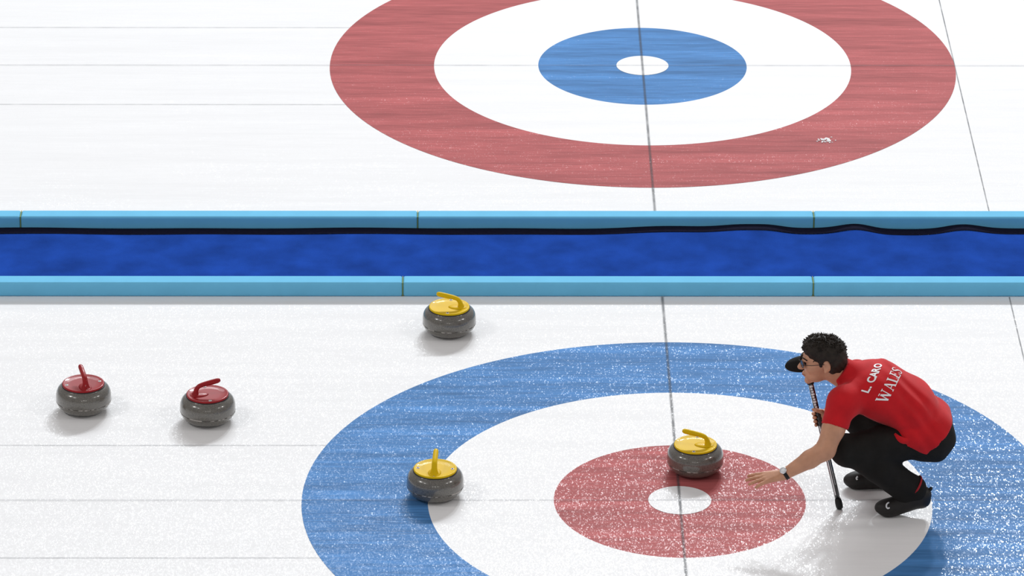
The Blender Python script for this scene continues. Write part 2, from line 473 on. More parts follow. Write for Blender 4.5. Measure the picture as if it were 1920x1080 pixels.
# ------------------------------------------------------------------ implicit-surface modelling for the player
class Field:
    def __init__(s, lo, hi, h):
        s.lo = np.array(lo, float); s.h = h
        s.n = np.ceil((np.array(hi)-s.lo)/h).astype(int)+1
        s.F = np.full(s.n, 1.0, np.float32)

    def box(s, lo, hi):
        a = np.clip(np.floor((np.array(lo)-s.lo)/s.h).astype(int), 0, s.n-1)
        b = np.clip(np.ceil((np.array(hi)-s.lo)/s.h).astype(int)+1, 1, s.n)
        sl = tuple(slice(i, j) for i, j in zip(a, b))
        ax = [(np.arange(i, j)*s.h+o).astype(np.float32) for i, j, o in zip(a, b, s.lo)]
        return sl, np.meshgrid(*ax, indexing='ij')

    def put(s, sl, d, k, sub=False):
        A = s.F[sl]
        if sub:
            s.F[sl] = np.maximum(A, -d); return
        if k <= 0: s.F[sl] = np.minimum(A, d); return
        t = np.clip(0.5+0.5*(A-d)/k, 0, 1)
        s.F[sl] = np.where(A > 0.9, d, A*(1-t)+d*t-k*t*(1-t))

    def cone(s, a, b, ra, rb, k=0.02, ys=1.0, y0=0.0, sub=False):
        a = np.array(a, float); b = np.array(b, float); R = max(ra, rb)*max(1, ys)+k+0.03
        ex = np.minimum(a, b)-R; ey = np.maximum(a, b)+R
        if ys != 1.0: ex[1] = y0-R-abs(min(a[1], b[1])-y0)*ys; ey[1] = y0+R+abs(max(a[1], b[1])-y0)*ys
        sl, (X, Y, Z) = s.box(ex, ey)
        if ys != 1.0: Y = y0+(Y-y0)/ys
        ba = b-a; q = float(ba@ba)
        t = np.clip(((X-a[0])*ba[0]+(Y-a[1])*ba[1]+(Z-a[2])*ba[2])/q, 0, 1)
        d = np.sqrt((X-a[0]-t*ba[0])**2+(Y-a[1]-t*ba[1])**2+(Z-a[2]-t*ba[2])**2)-(ra+(rb-ra)*t)
        s.put(sl, d, k, sub)

    def chain(s, pts, rad, k=0.01, ys=1.0, y0=0.0):
        for i in range(len(pts)-1): s.cone(pts[i], pts[i+1], rad[i], rad[i+1], k, ys, y0)

    def ell(s, c, r, k=0.02, rot=None, sub=False):
        c = np.array(c, float); r = np.array(r, float); R = r.max()+k+0.03
        sl, (X, Y, Z) = s.box(c-R, c+R)
        P = np.stack([X-c[0], Y-c[1], Z-c[2]], -1)
        if rot is not None: P = P @ np.array(rot, np.float32).T
        k0 = np.sqrt((P**2 @ (1/r**2))); k1 = np.sqrt((P**2 @ (1/r**4)))+1e-6
        s.put(sl, (k0*(k0-1)/k1).astype(np.float32), k, sub)

    def clip(s, p, n):
        """remove what lies on the +n side of the plane through p"""
        n = np.array(n, float); n /= np.linalg.norm(n)
        ax = [(np.arange(m)*s.h+o).astype(np.float32) for m, o in zip(s.n, s.lo)]
        d = (ax[0][:, None, None]-p[0])*n[0]+(ax[1][None, :, None]-p[1])*n[1]+(ax[2][None, None, :]-p[2])*n[2]
        s.F = np.maximum(s.F, d.astype(np.float32))

    def merge(s, o, k):
        A, d = s.F, o.F
        t = np.clip(0.5+0.5*(A-d)/max(k, 1e-6), 0, 1)
        s.F = A*(1-t)+d*t-k*t*(1-t)

    def grid(s):
        return np.meshgrid(*[(np.arange(m)*s.h+o).astype(np.float32) for m, o in zip(s.n, s.lo)], indexing='ij')

    def mesh(s):
        F = s.F; ins = F < 0
        c = np.zeros(tuple(n-1 for n in F.shape), np.int8)
        for dx in (0, 1):
            for dy in (0, 1):
                for dz in (0, 1):
                    c += ins[dx:F.shape[0]-1+dx, dy:F.shape[1]-1+dy, dz:F.shape[2]-1+dz]
        act = np.argwhere((c > 0) & (c < 8))
        idx = np.full(c.shape, -1, np.int32); idx[tuple(act.T)] = np.arange(len(act))
        acc = np.zeros((len(act), 3)); cnt = np.zeros(len(act))
        cor = [(0, 0, 0), (1, 0, 0), (0, 1, 0), (1, 1, 0), (0, 0, 1), (1, 0, 1), (0, 1, 1), (1, 1, 1)]
        val = [F[tuple((act+np.array(o)).T)].astype(float) for o in cor]
        for i in range(8):
            for j in range(i+1, 8):
                o1, o2 = np.array(cor[i]), np.array(cor[j])
                if abs(o1-o2).sum() != 1: continue
                m = (val[i] < 0) != (val[j] < 0)
                t = np.zeros(len(act)); t[m] = val[i][m]/(val[i][m]-val[j][m])
                acc[m] += o1+t[m, None]*(o2-o1); cnt[m] += 1
        V = s.lo+(act+acc/cnt[:, None])*s.h
        Q = []
        for ax in range(3):
            a1, a2 = (ax+1) % 3, (ax+2) % 3
            sl0 = [slice(None)]*3; sl1 = [slice(None)]*3
            sl0[ax] = slice(0, -1); sl1[ax] = slice(1, None)
            A, B = ins[tuple(sl0)], ins[tuple(sl1)]
            e = np.argwhere(A != B)
            e = e[(e[:, a1] > 0) & (e[:, a2] > 0) & (e[:, a1] < F.shape[a1]-1) & (e[:, a2] < F.shape[a2]-1)]
            if len(e) == 0: continue
            u1 = np.zeros(3, int); u1[a1] = 1; u2 = np.zeros(3, int); u2[a2] = 1
            q = np.stack([idx[tuple((e-u1-u2).T)], idx[tuple((e-u2).T)], idx[tuple(e.T)], idx[tuple((e-u1).T)]], 1)
            flip = B[tuple(e.T)]
            q[flip] = q[flip][:, ::-1]
            Q.append(q)
        return V, np.concatenate(Q)


def rotm(yaw=0, pitch=0, roll=0):
    return np.array((Matrix.Rotation(yaw, 3, 'Z') @ Matrix.Rotation(pitch, 3, 'Y') @ Matrix.Rotation(roll, 3, 'X')).inverted())


# ------------------------------------------------------------------ the crouching player (faces -x, left side towards the viewer)
MY = -0.010                                   # the body's middle plane
person = empty('person', (1.0, MY, 0.0), 'person in red shirt and black trousers, crouching and reaching one hand to the ice', 'person')

hipL, hipR = np.array((1.170, MY-0.085, 0.385)), np.array((1.170, MY+0.085, 0.385))
kneeL, kneeR = np.array((0.782, MY-0.175, 0.365)), np.array((0.845, MY+0.190, 0.385))
ankL, ankR = np.array((1.130, MY-0.145, 0.135)), np.array((0.995, MY+0.145, 0.090))
shL, shR = np.array((0.762, MY-0.165, 0.608)), np.array((0.850, MY+0.165, 0.600))
elbL = np.array((0.674, MY-0.285, 0.414)); wriL = np.array((0.480, MY-0.315, 0.300))
elbR = np.array((0.865, MY+0.235, 0.375)); wriR = np.array((0.715, MY+0.095, 0.435))
BROOM_A = np.array((0.769, -0.098, 0.006)); BROOM_B = np.array((0.597, 0.112, 0.690))
bd = (BROOM_B-BROOM_A)/np.linalg.norm(BROOM_B-BROOM_A)
grip = BROOM_A+bd*0.452                       # where the far hand holds the shaft

HC = np.array((0.672, MY, 0.765))             # head centre

body = Field((0.25, -0.42, 0.02), (1.36, 0.34, 0.94), 0.004)
# trunk and legs (under the clothes)
body.chain([(1.17, MY, 0.40), (1.08, MY, 0.505), (0.95, MY, 0.575), (0.845, MY, 0.60)], [0.10, 0.095, 0.10, 0.085], 0.04, 1.45, MY)
for h, k, a in ((hipL, kneeL, ankL), (hipR, kneeR, ankR)):
    body.cone(h, k, 0.080, 0.050, 0.02); body.cone(k, a, 0.050, 0.034, 0.02)
for a, sgn in ((ankL, -1), (ankR, 1)):
    body.cone(a, a+np.array((-0.11, 0, -0.07)), 0.030, 0.024, 0.01)
# arms
up1 = shL*0.45+elbL*0.55
body.cone(shL, up1, 0.056, 0.053, 0.03); body.cone(up1, elbL, 0.053, 0.046, 0.02)
f1 = elbL*0.62+wriL*0.38
body.cone(elbL, f1, 0.046, 0.043, 0.02); body.cone(f1, wriL, 0.043, 0.0265, 0.015)
body.cone(shR, elbR, 0.054, 0.040, 0.03); body.cone(elbR, wriR, 0.038, 0.025, 0.02)
# neck and head
body.cone((0.815, MY, 0.640), (0.712, MY, 0.705), 0.062, 0.056, 0.03)
hr_ = rotm(0, math.radians(4), 0)


def hp_(f, s, u):
    """head-local: f forward (-x), s towards the viewer's side (-y), u up"""
    t = math.radians(6)
    x = -(f*math.cos(t)+u*math.sin(t)*0.6); z = u*math.cos(t)-f*math.sin(t)*0.9
    return HC+np.array((x, -s, z))


body.ell(hp_(-0.014, 0, 0.022), (0.090, 0.074, 0.085), 0.02)       # skull
body.ell(hp_(0.038, 0, -0.015), (0.058, 0.062, 0.085), 0.03)       # face
body.ell(hp_(0.042, 0, -0.082), (0.048, 0.048, 0.036), 0.025)      # jaw
body.ell(hp_(0.076, 0, -0.111), (0.018, 0.021, 0.016), 0.016)      # chin
body.cone(hp_(0.090, 0, -0.000), hp_(0.113, 0, -0.036), 0.009, 0.0125, 0.010)  # nose
for s in (-1, 1):
    body.ell(hp_(0.104, s*0.010, -0.040), (0.009, 0.008, 0.007), 0.005)
    body.ell(hp_(0.086, s*0.030, 0.012), (0.014, 0.021, 0.008), 0.012)           # brow
    body.ell(hp_(0.062, s*0.043, -0.030), (0.024, 0.018, 0.020), 0.02)           # cheekbone
    body.ell(hp_(-0.012, s*0.074, -0.012), (0.019, 0.009, 0.031), 0.006, rotm(0, -0.2, s*0.0))  # ear
    body.ell(hp_(-0.010, s*0.084, -0.008), (0.010, 0.006, 0.017), 0, None, True)
    body.ell(hp_(-0.006, s*0.076, -0.038), (0.009, 0.007, 0.010), 0.005)         # ear lobe
body.ell(hp_(0.093, 0, -0.068), (0.010, 0.021, 0.0055), 0.006)     # upper lip
body.ell(hp_(0.090, 0, -0.081), (0.010, 0.019, 0.006), 0.005)      # lower lip


# hands -------------------------------------------------------------
def fingers(field, root, dirs, lens, rads):
    p = np.array(root, float); pts = [p]
    for d, l in zip(dirs, lens):
        d = np.array(d, float); d /= np.linalg.norm(d); p = p+d*l; pts.append(p)
    field.chain(pts, rads, 0.004)
    return pts


# near hand, reaching out: back of the hand seen, fingers spread
hd = np.array((-0.985, -0.02, -0.17)); hd /= np.linalg.norm(hd)        # pointing
hv = np.array((-0.02, 0.88, 0.30)); hv -= hd*np.dot(hv, hd); hv /= np.linalg.norm(hv)  # across, towards index finger
hn = np.cross(hd, hv)
if hn[2] < 0: hn = -hn                                                # back of the hand, towards the viewer
palm0 = wriL+hd*0.012
for o_, q0, q1 in ((0.026, 0.020, 0.085), (0.009, 0.018, 0.090), (-0.009, 0.018, 0.086), (-0.026, 0.020, 0.076)):
    body.cone(palm0+hd*0.0+hv*o_*0.55, palm0+hd*q1+hv*o_, 0.0165, 0.0115, 0.010)
tips = []
for o_, q1, tot, sp, droop in ((0.027, 0.085, 0.074, 0.10, 0.10), (0.009, 0.090, 0.082, 0.02, 0.14), (-0.010, 0.086, 0.076, -0.10, 0.18), (-0.028, 0.074, 0.062, -0.30, 0.24)):
    rt_ = palm0+hd*q1+hv*o_
    d1 = hd+hv*sp-hn*droop*0.1; d2 = hd+hv*sp*1.05-hn*droop; d3 = hd+hv*sp*1.05-hn*droop*1.9
    pts = fingers(body, rt_, (d1, d2, d3), (tot*0.45, tot*0.31, tot*0.24), (0.0100, 0.0090, 0.0082, 0.0070))
    tips.append((pts, d3))
# thumb on the far side of the palm
fingers(body, palm0+hd*0.022+hv*0.026-hn*0.008, (hd*0.62+hv*0.62-hn*0.45, hd*0.80+hv*0.35-hn*0.40, hd*0.92+hv*0.1-hn*0.3), (0.036, 0.030, 0.024), (0.0145, 0.0115, 0.0100, 0.0078))

# far hand, closed round the shaft
pc = grip+np.array((0.034, 0.012, 0.0))                                # palm centre beside the shaft
body.cone(wriR, pc+np.array((0.012, 0.006, 0.0)), 0.024, 0.022, 0.012)
side = np.cross(bd, np.array((-1.0, 0, 0))); side /= np.linalg.norm(side)
outv = np.cross(side, bd); outv /= np.linalg.norm(outv)
if outv[0] > 0: outv = -outv                                           # from palm to shaft and beyond (-x)
near = side if side[1] < 0 else -side
R_S = 0.0135+0.0085
for i_, ln in enumerate((0.98, 1.0, 0.97, 0.86)):
    c_ = grip+bd*(0.028-0.0195*i_)
    ring = []
    for a_ in np.linspace(math.radians(185), math.radians(185-230*ln), 7):   # around the shaft: far side first, then the front
        ring.append(c_+outv*math.cos(a_)*R_S+(-near)*math.sin(a_)*R_S)
    body.chain(ring, [0.0095, 0.0095, 0.009, 0.009, 0.0085, 0.008, 0.0072], 0.003)
    body.cone(pc+bd*(0.024-0.016*i_), ring[0], 0.0155, 0.0100, 0.008)
th = [pc+bd*0.016+near*0.012, grip-outv*0.016+near*0.019+bd*0.034, grip+outv*0.004+near*0.0225+bd*0.044, grip+outv*0.018+near*0.017+bd*0.050]
body.chain(th, [0.0135, 0.0110, 0.0095, 0.0075], 0.005)
bodyV, bodyF = body.mesh()
bo = mesh_obj('body', bodyV, bodyF, MAT['skin'], person, world=True)

# fingernails
for pts, d3 in tips:
    c_ = pts[-1]*0.72+pts[-2]*0.28+hn*0.0068
    bmn = bmesh.new()
    dd = np.array(d3)/np.linalg.norm(d3); vv = np.cross(hn, dd)
    M3 = Matrix(((dd[0], vv[0], hn[0], c_[0]), (dd[1], vv[1], hn[1], c_[1]), (dd[2], vv[2], hn[2], c_[2]), (0, 0, 0, 1)))
    bmesh.ops.create_uvsphere(bmn, u_segments=10, v_segments=6, radius=1.0, matrix=M3 @ Matrix.Diagonal((0.0065, 0.0048, 0.0018, 1)))
    nail = bm_obj('fingernail', bmn, MAT['nail'] if 'nail' in MAT else MAT['skin'], person, smooth=True, world=True)

# trousers ----------------------------------------------------------
tr = Field((0.66, -0.34, 0.04), (1.40, 0.36, 0.60), 0.006)
tr.ell((1.175, MY, 0.395), (0.130, 0.178, 0.130), 0.03)
tr.ell((1.205, MY-0.085, 0.375), (0.105, 0.095, 0.112), 0.04)
tr.ell((1.205, MY+0.085, 0.375), (0.105, 0.095, 0.112), 0.04)
tr.cone((1.16, MY, 0.42), (1.06, MY, 0.50), 0.100, 0.092, 0.04, 1.4, MY)
for h, k, a in ((hipL, kneeL, ankL), (hipR, kneeR, ankR)):
    md = h*0.5+k*0.5+np.array((0, 0, -0.004))
    tr.cone(h, md, 0.104, 0.090, 0.04); tr.cone(md, k, 0.090, 0.069, 0.03)
    tr.ell(k+np.array((-0.004, 0, -0.004)), (0.070, 0.070, 0.074), 0.02)
    mc = k*0.55+a*0.45+np.array((0.012, 0, -0.006))
    tr.cone(k, mc, 0.068, 0.068, 0.03); tr.cone(mc, a+np.array((-0.012, 0, 0.004)), 0.070, 0.062, 0.03)
    if a is ankL: tr.cone(mc, a+np.array((-0.052, 0, -0.042)), 0.066, 0.044, 0.03)
X, Y, Z = tr.grid()
tr.F += 0.0035*np.sin(46*X+30*Z+9*Y)*np.sin(19*X-25*Z+1.0)*(tr.F < 0.5)
dL = ankL-kneeL; dR = ankR-kneeR
V, Q = tr.mesh()
mesh_obj('trousers', V, Q, MAT['trousers'], person, world=True)

# shirt --------------------------------------------------------------
LO, HI = (0.58, -0.36, 0.30), (1.36, 0.34, 0.80)
sh = Field(LO, HI, 0.006)
sp = [(1.175, MY, 0.405), (1.085, MY, 0.512), (0.955, MY, 0.590), (0.850, MY, 0.610)]
sh.chain(sp, [0.120, 0.122, 0.121, 0.104], 0.05, 1.46, MY)
sh.ell((0.905, MY, 0.630), (0.120, 0.150, 0.092), 0.05)               # rounded upper back
hipf = Field(LO, HI, 0.006)
hipf.ell((1.175, MY, 0.400), (0.139, 0.190, 0.142), 0.03)
hipf.ell((1.200, MY-0.085, 0.385), (0.112, 0.106, 0.122), 0.04)
hipf.ell((1.200, MY+0.085, 0.385), (0.112, 0.106, 0.122), 0.04)
hipf.ell((1.105, MY-0.098, 0.412), (0.105, 0.118, 0.108), 0.03)
hipf.clip((1.158, MY, 0.343), (-0.50, 0, -0.86))
sh.merge(hipf, 0.012)
sh.clip((1.164, MY, 0.343), (0.675, 0, -0.738))
slv = Field(LO, HI, 0.006)
se = shL*0.36+elbL*0.64
slv.cone(shL+np.array((0.0, 0.012, -0.004)), se, 0.074, 0.061, 0.03)
slv.cone(shL+np.array((0.06, 0.06, 0.0)), shL, 0.08, 0.074, 0.03)
slv.clip(shL*0.50+elbL*0.50, (elbL-shL)/np.linalg.norm(elbL-shL)+np.array((0.10, 0, -0.1)))
sh.merge(slv, 0.025)
slr = Field(LO, HI, 0.006)
slr.cone(shR, shR*0.4+elbR*0.6, 0.074, 0.064, 0.03); slr.clip(shR*0.5+elbR*0.5, elbR-shR)
sh.merge(slr, 0.025)
# collar
sh.cone((0.845, MY, 0.648), (0.762, MY, 0.695), 0.080, 0.068, 0.025)
X, Y, Z = sh.grid()
n_ = np.array((-0.80, 0, 0.60)); pcol = (0.752, MY, 0.700)
sh.F = np.maximum(sh.F, ((X-pcol[0])*n_[0]+(Z-pcol[2])*n_[2]).astype(np.float32)*(np.abs(Y-MY) < 0.1)*(Z > 0.60)+(-1.0)*((np.abs(Y-MY) >= 0.1) | (Z <= 0.60)))
near_ = np.clip(1-np.abs(sh.F)/0.05, 0, 1)
fold = 0.0040*np.sin(58*(X*0.55+Z*0.9)+6*np.sin(9*Y+7*X))*np.exp(-((X-1.10)/0.13)**2)
fold += 0.0035*np.sin(70*(Z+0.25*X)+5*np.sin(8*X))*np.exp(-((X-0.84)/0.10)**2)*np.clip((0.60-Z)/0.08, 0, 1)
fold += 0.0050*np.exp(-(((X-0.975)*0.95+(Y-MY-0.075)*0.25)/0.014)**2)*np.clip((Y-MY+0.01)/0.05, 0, 1)*-1
sh.F += (fold*near_).astype(np.float32)
shV, shQ = sh.mesh()
shirt = mesh_obj('shirt', shV, shQ, MAT['shirt'], person, world=True)
shirt_bvh = BVHTree.FromPolygons([tuple(v) for v in shV], [tuple(int(i) for i in f) for f in shQ])
# loose tuft of the shirt's side seam over the thigh
V, Q = tube(smooth_path([(1.005, MY-0.172, 0.440), (1.030, MY-0.196, 0.430), (1.060, MY-0.204, 0.424), (1.090, MY-0.196, 0.430)], 14), np.array([0.003]+[0.010]*12+[0.004]), np.array([0.003]+[0.016]*12+[0.004]), 12)
mesh_obj('shirt_fold', V, Q, MAT['shirt'], shirt).data.transform(Matrix.Translation(-Vector(person.location)))

# lettering on the back -----------------------------------------------
def text_mesh(txt):
    cu = bpy.data.curves.new('t', 'FONT'); cu.body = txt; cu.size = 1.0; cu.resolution_u = 3; cu.offset = 0.03
    o = bpy.data.objects.new('t', cu); COL.objects.link(o)
    dg = bpy.context.evaluated_depsgraph_get(); dg.update()
    me = bpy.data.meshes.new_from_object(o.evaluated_get(dg))
    COL.objects.unlink(o); bpy.data.objects.remove(o)
    return me


SERIF = {   # strokes (x0,y0,x1,y1,width) in a unit cap height
    'W': [(0.02, 1, 0.30, 0, .17), (0.30, 0, 0.50, 0.85, .07), (0.50, 0.85, 0.74, 0, .17), (0.74, 0, 0.98, 1, .07), (-0.10, 0.97, 0.18, 0.97, .07), (0.38, 0.97, 0.62, 0.97, .07), (0.84, 0.97, 1.10, 0.97, .07)],
    'A': [(0.08, 0, 0.40, 1, .07), (0.40, 1, 0.74, 0, .17), (0.2, 0.33, 0.62, 0.33, .07), (-0.04, 0.03, 0.22, 0.03, .07), (0.58, 0.03, 0.90, 0.03, .07)],
    'L': [(0.18, 0, 0.18, 1, .17), (0.02, 0.97, 0.36, 0.97, .07), (0.02, 0.035, 0.66, 0.035, .08), (0.64, 0, 0.68, 0.28, .06)],
    'E': [(0.18, 0, 0.18, 1, .17), (0.02, 0.965, 0.66, 0.965, .08), (0.02, 0.035, 0.70, 0.035, .08), (0.18, 0.51, 0.5, 0.51, .07), (0.66, 0.75, 0.66, 1, .06), (0.69, 0, 0.72, 0.26, .06), (0.5, 0.38, 0.5, 0.64, .06)],
    'S': [(0.56, 0.72, 0.54, 0.96, .06), (0.54, 0.93, 0.32, 0.97, .08), (0.32, 0.97, 0.14, 0.86, .12), (0.14, 0.86, 0.15, 0.68, .15), (0.15, 0.68, 0.34, 0.52, .17), (0.34, 0.52, 0.53, 0.38, .17), (0.53, 0.38, 0.56, 0.18, .15), (0.56, 0.18, 0.38, 0.03, .12), (0.38, 0.03, 0.14, 0.05, .08), (0.12, 0.03, 0.10, 0.30, .06)],
}
ADV = {'W': 1.16, 'A': 0.92, 'L': 0.76, 'E': 0.80, 'S': 0.72}


def serif_mesh(txt):
    bmt = bmesh.new(); x = 0
    for ch in txt:
        for (x0, y0, x1, y1, wd) in SERIF[ch]:
            d = Vector((x1-x0, y1-y0)); n = Vector((-d.y, d.x)).normalized()*wd/2
            vs = [bmt.verts.new((x+a.x, a.y, 0)) for a in (Vector((x0, y0))-n, Vector((x1, y1))-n, Vector((x1, y1))+n, Vector((x0, y0))+n)]
            bmt.faces.new(vs)
        x += ADV[ch]
    me = bpy.data.meshes.new('s'); bmt.to_mesh(me); bmt.free()
    return me


TXT1 = (0.108, math.radians(-64)); TXT2 = (0.012, math.radians(-69))
AX0 = Vector((0.955, MY, 0.545)); AXD = Vector((-0.93, 0.0, 0.30)).normalized()     # axis of the upper trunk, towards the neck
AXN = Vector((0.30, 0.0, 0.93)).normalized()


def back_point(v, th):
    """point on the shirt: v metres along the trunk axis, angle th round it (0 = spine, negative = viewer's side)"""
    o = AX0+AXD*v; d = AXN*math.cos(th)+Vector((0, 1, 0))*math.sin(th)
    hit, nn, fi, dist = shirt_bvh.ray_cast(o+d*0.5, -d)
    return (hit+d*0.0022) if hit else o+d*0.15


def print_on_back(txt, glyph, adv, size, v0, th0, slant=0.0):
    ths = np.linspace(math.radians(-110), math.radians(80), 120)
    pts = np.array([back_point(v0, t) for t in ths]); arc = np.concatenate([[0], np.cumsum(np.linalg.norm(np.diff(pts, axis=0), axis=1))])
    a0 = np.interp(th0, ths, arc); x = 0.0
    for ch in txt:
        if ch != ' ':
            bmt = bmesh.new(); bmt.from_mesh(glyph(ch))
            bmesh.ops.triangulate(bmt, faces=bmt.faces[:])
            for _ in range(3):
                long_ = [e for e in bmt.edges if e.calc_length()*size > 0.008]
                if not long_: break
                bmesh.ops.subdivide_edges(bmt, edges=long_, cuts=1)
                bmesh.ops.triangulate(bmt, faces=bmt.faces[:])
            for v in bmt.verts:
                u = (x+v.co.x)*size
                v.co = back_point(v0+v.co.y*size-slant*u, float(np.interp(a0+u, arc, ths)))-Vector(person.location)
            o = bm_obj('letter', bmt, MAT['white'], shirt)
            if sum(p.normal.z*p.area for p in o.data.polygons) < 0: o.data.flip_normals()
        x += adv(ch)


def sans_glyph(ch): return text_mesh(ch)


SANS = {'L': 0.54, '.': 0.30, ' ': 0.26, 'C': 0.68, 'A': 0.66, 'R': 0.66, 'O': 0.72}
print_on_back('L. CARO', sans_glyph, lambda c: SANS[c], 0.050, TXT1[0], TXT1[1], 0.26)
print_on_back('WALES', serif_mesh, lambda c: ADV[c], 0.054, TXT2[0], TXT2[1], 0.26)

# shoes and socks ------------------------------------------------------
def shoe(ank, toe, ball, heel, lift, tab):
    f = Field((min(toe[0], heel[0])-0.11, toe[1]-0.10, -0.004), (max(toe[0], heel[0])+0.08, toe[1]+0.10, 0.24), 0.004)
    f.cone(ball, heel, 0.043, 0.036, 0.02); f.ell(np.array(ball)+np.array((-0.012, 0, 0.003)), (0.056, 0.046, 0.036), 0.02)
    f.cone(np.array(ball)+np.array((0.03, 0, 0.012)), np.array(ank)+np.array((-0.012, 0, -0.012)), 0.036, 0.042, 0.03)
    f.cone(heel, np.array(ank)+np.array((0.022, 0, -0.004)), 0.037, 0.040, 0.02)
    X, Y, Z = f.grid()
    f.F = np.maximum(f.F, (0.002-Z).astype(np.float32))
    V, Q = f.mesh()
    s = mesh_obj('shoe', V, Q, MAT['shoe'], person, world=True)
    off = Matrix.Translation(-Vector(person.location))
    return s, off


def part_tube(name, pts, ra, mat, parent, n=10, rb=None, side=None):
    V, Q = tube(pts, ra, rb, n, side)
    o = mesh_obj(name, V, Q, mat, parent); o.data.transform(Matrix.Translation(-Vector(person.location)))
    return o


s1, off = shoe((1.140, MY-0.145, 0.115), (0.985, MY-0.15, 0.03), (0.998, MY-0.150, 0.039), (1.158, MY-0.145, 0.082), 0.05, True)
s2, off = shoe((0.985, MY+0.145, 0.080), (0.86, MY+0.15, 0.03), (0.868, MY+0.150, 0.038), (1.03, MY+0.145, 0.040), 0.0, False)
lace = [(0.980, -0.186, 0.068), (0.988, -0.190, 0.078), (0.996, -0.186, 0.080), (0.992, -0.180, 0.070)]
part_tube('shoelace', smooth_path([(0.996, MY-0.176, 0.082), (0.986, MY-0.184, 0.078), (0.983, MY-0.192, 0.068), (0.990, MY-0.196, 0.060), (0.998, MY-0.195, 0.064)], 16), 0.0038, MAT['white'], s1)
part_tube('shoelace', smooth_path([(0.866, MY+0.112, 0.078), (0.860, MY+0.106, 0.072), (0.865, MY+0.102, 0.066)], 10), 0.0042, MAT['white'], s2)
part_tube('heel_tab', smooth_path([(1.180, MY-0.145, 0.120), (1.194, MY-0.145, 0.136), (1.203, MY-0.145, 0.148)], 8), np.array([0.009]*6+[0.007, 0.003]), MAT['shoe'], s1)
# red sock band between trouser leg and shoe
def band_mesh(c, axis, r0, r1, wid, yscale=1.0):
    axis = Vector(axis).normalized(); q = Vector((0, 0, 1)).rotation_difference(axis).to_matrix()
    V, Q = lathe([(r0-0.004, -wid/2), (r0, -wid/2+0.002), (r1, wid/2-0.002), (r1-0.004, wid/2)], 40, False)
    return [q @ Vector(v)+Vector(c) for v in V], Q


V, Q = band_mesh((1.122, MY-0.146, 0.150), (-0.86, 0, 0.52), 0.0570, 0.0620, 0.012)
mesh_obj('sock', V, Q, MAT['sock'], person, world=True)
V, Q = band_mesh((1.124, MY-0.146, 0.142), (-0.86, 0, 0.52), 0.056, 0.058, 0.010)

# hair -----------------------------------------------------------------
ha = Field((0.53, -0.13, 0.64), (0.82, 0.12, 0.95), 0.004)
ha.ell(hp_(-0.014, 0, 0.028), (0.095, 0.082, 0.081), 0.02)
ha.ell(hp_(0.030, 0, 0.060), (0.068, 0.072, 0.050), 0.03)
ha.ell(hp_(-0.048, 0, -0.008), (0.058, 0.076, 0.068), 0.03)
ha.cone(hp_(-0.050, 0, -0.03), hp_(-0.052, 0, -0.055), 0.056, 0.048, 0.03)
for s in (-1, 1):
    ha.cone(hp_(0.016, s*0.066, 0.03), hp_(0.014, s*0.068, -0.012), 0.014, 0.007, 0.010)     # sideburn
hF = ha.F.copy()
X, Y, Z = ha.grid()
ha.ell(hp_(0.106, 0, -0.022), (0.086, 0.120, 0.070), 0, rotm(0, 0.12), True)     # clears the face
for s in (-1, 1): ha.ell(hp_(-0.010, s*0.082, -0.016), (0.023, 0.022, 0.034), 0, None, True)
ha.F += (0.0022*np.sin(150*X+20*Z)*np.sin(130*Z+90*Y)).astype(np.float32)
hV, hQ = ha.mesh()
hV = list(map(tuple, hV)); hQ = [tuple(map(int, q)) for q in hQ]
hbv = BVHTree.FromPolygons(hV, hQ)
hc = Vector(hp_(-0.02, 0, 0.0))
cnt = 0
while cnt < 620:     # short upstanding tufts
    d = Vector((rng.normal(), rng.normal(), rng.normal()+0.55)).normalized()
    hit, nn, fi, dist = hbv.ray_cast(hc+d*0.4, -d)
    if hit is None or hit.z < 0.735 or (nn.z < 0.45 and hit.x > 0.60 and rng.random() < 0.85): continue
    cnt += 1
    front = (0.70-hit.x)*5
    top = max(0.0, nn.z)
    lean = Vector((-0.5 if hit.x < 0.70 else 0.5, rng.normal()*0.25, 0.25-0.5*(1-top)))
    dd = (nn*(0.10+0.85*top)+lean*0.8+Vector(rng.normal(0, 0.22, 3))).normalized()
    ln = rng.uniform(0.011, 0.019)*(0.55+0.60*top); wd = rng.uniform(0.0035, 0.006)
    a = dd.orthogonal().normalized(); b_ = dd.cross(a)
    base = hit-nn*0.005; i0 = len(hV)
    for q in range(4):
        an = 2*PI*q/4; hV.append(tuple(base+a*wd*math.cos(an)+b_*wd*math.sin(an)))
    mid = base+dd*ln*0.6+lean*0.002
    for q in range(4):
        an = 2*PI*q/4; hV.append(tuple(mid+(a*math.cos(an)+b_*math.sin(an))*wd*0.6))
    hV.append(tuple(base+dd*ln+lean*0.005))
    for q in range(4):
        hQ.append((i0+q, i0+(q+1) % 4, i0+4+(q+1) % 4, i0+4+q)); hQ.append((i0+4+q, i0+4+(q+1) % 4, i0+8))
mesh_obj('hair', hV, hQ, MAT['hair'], person, world=True)

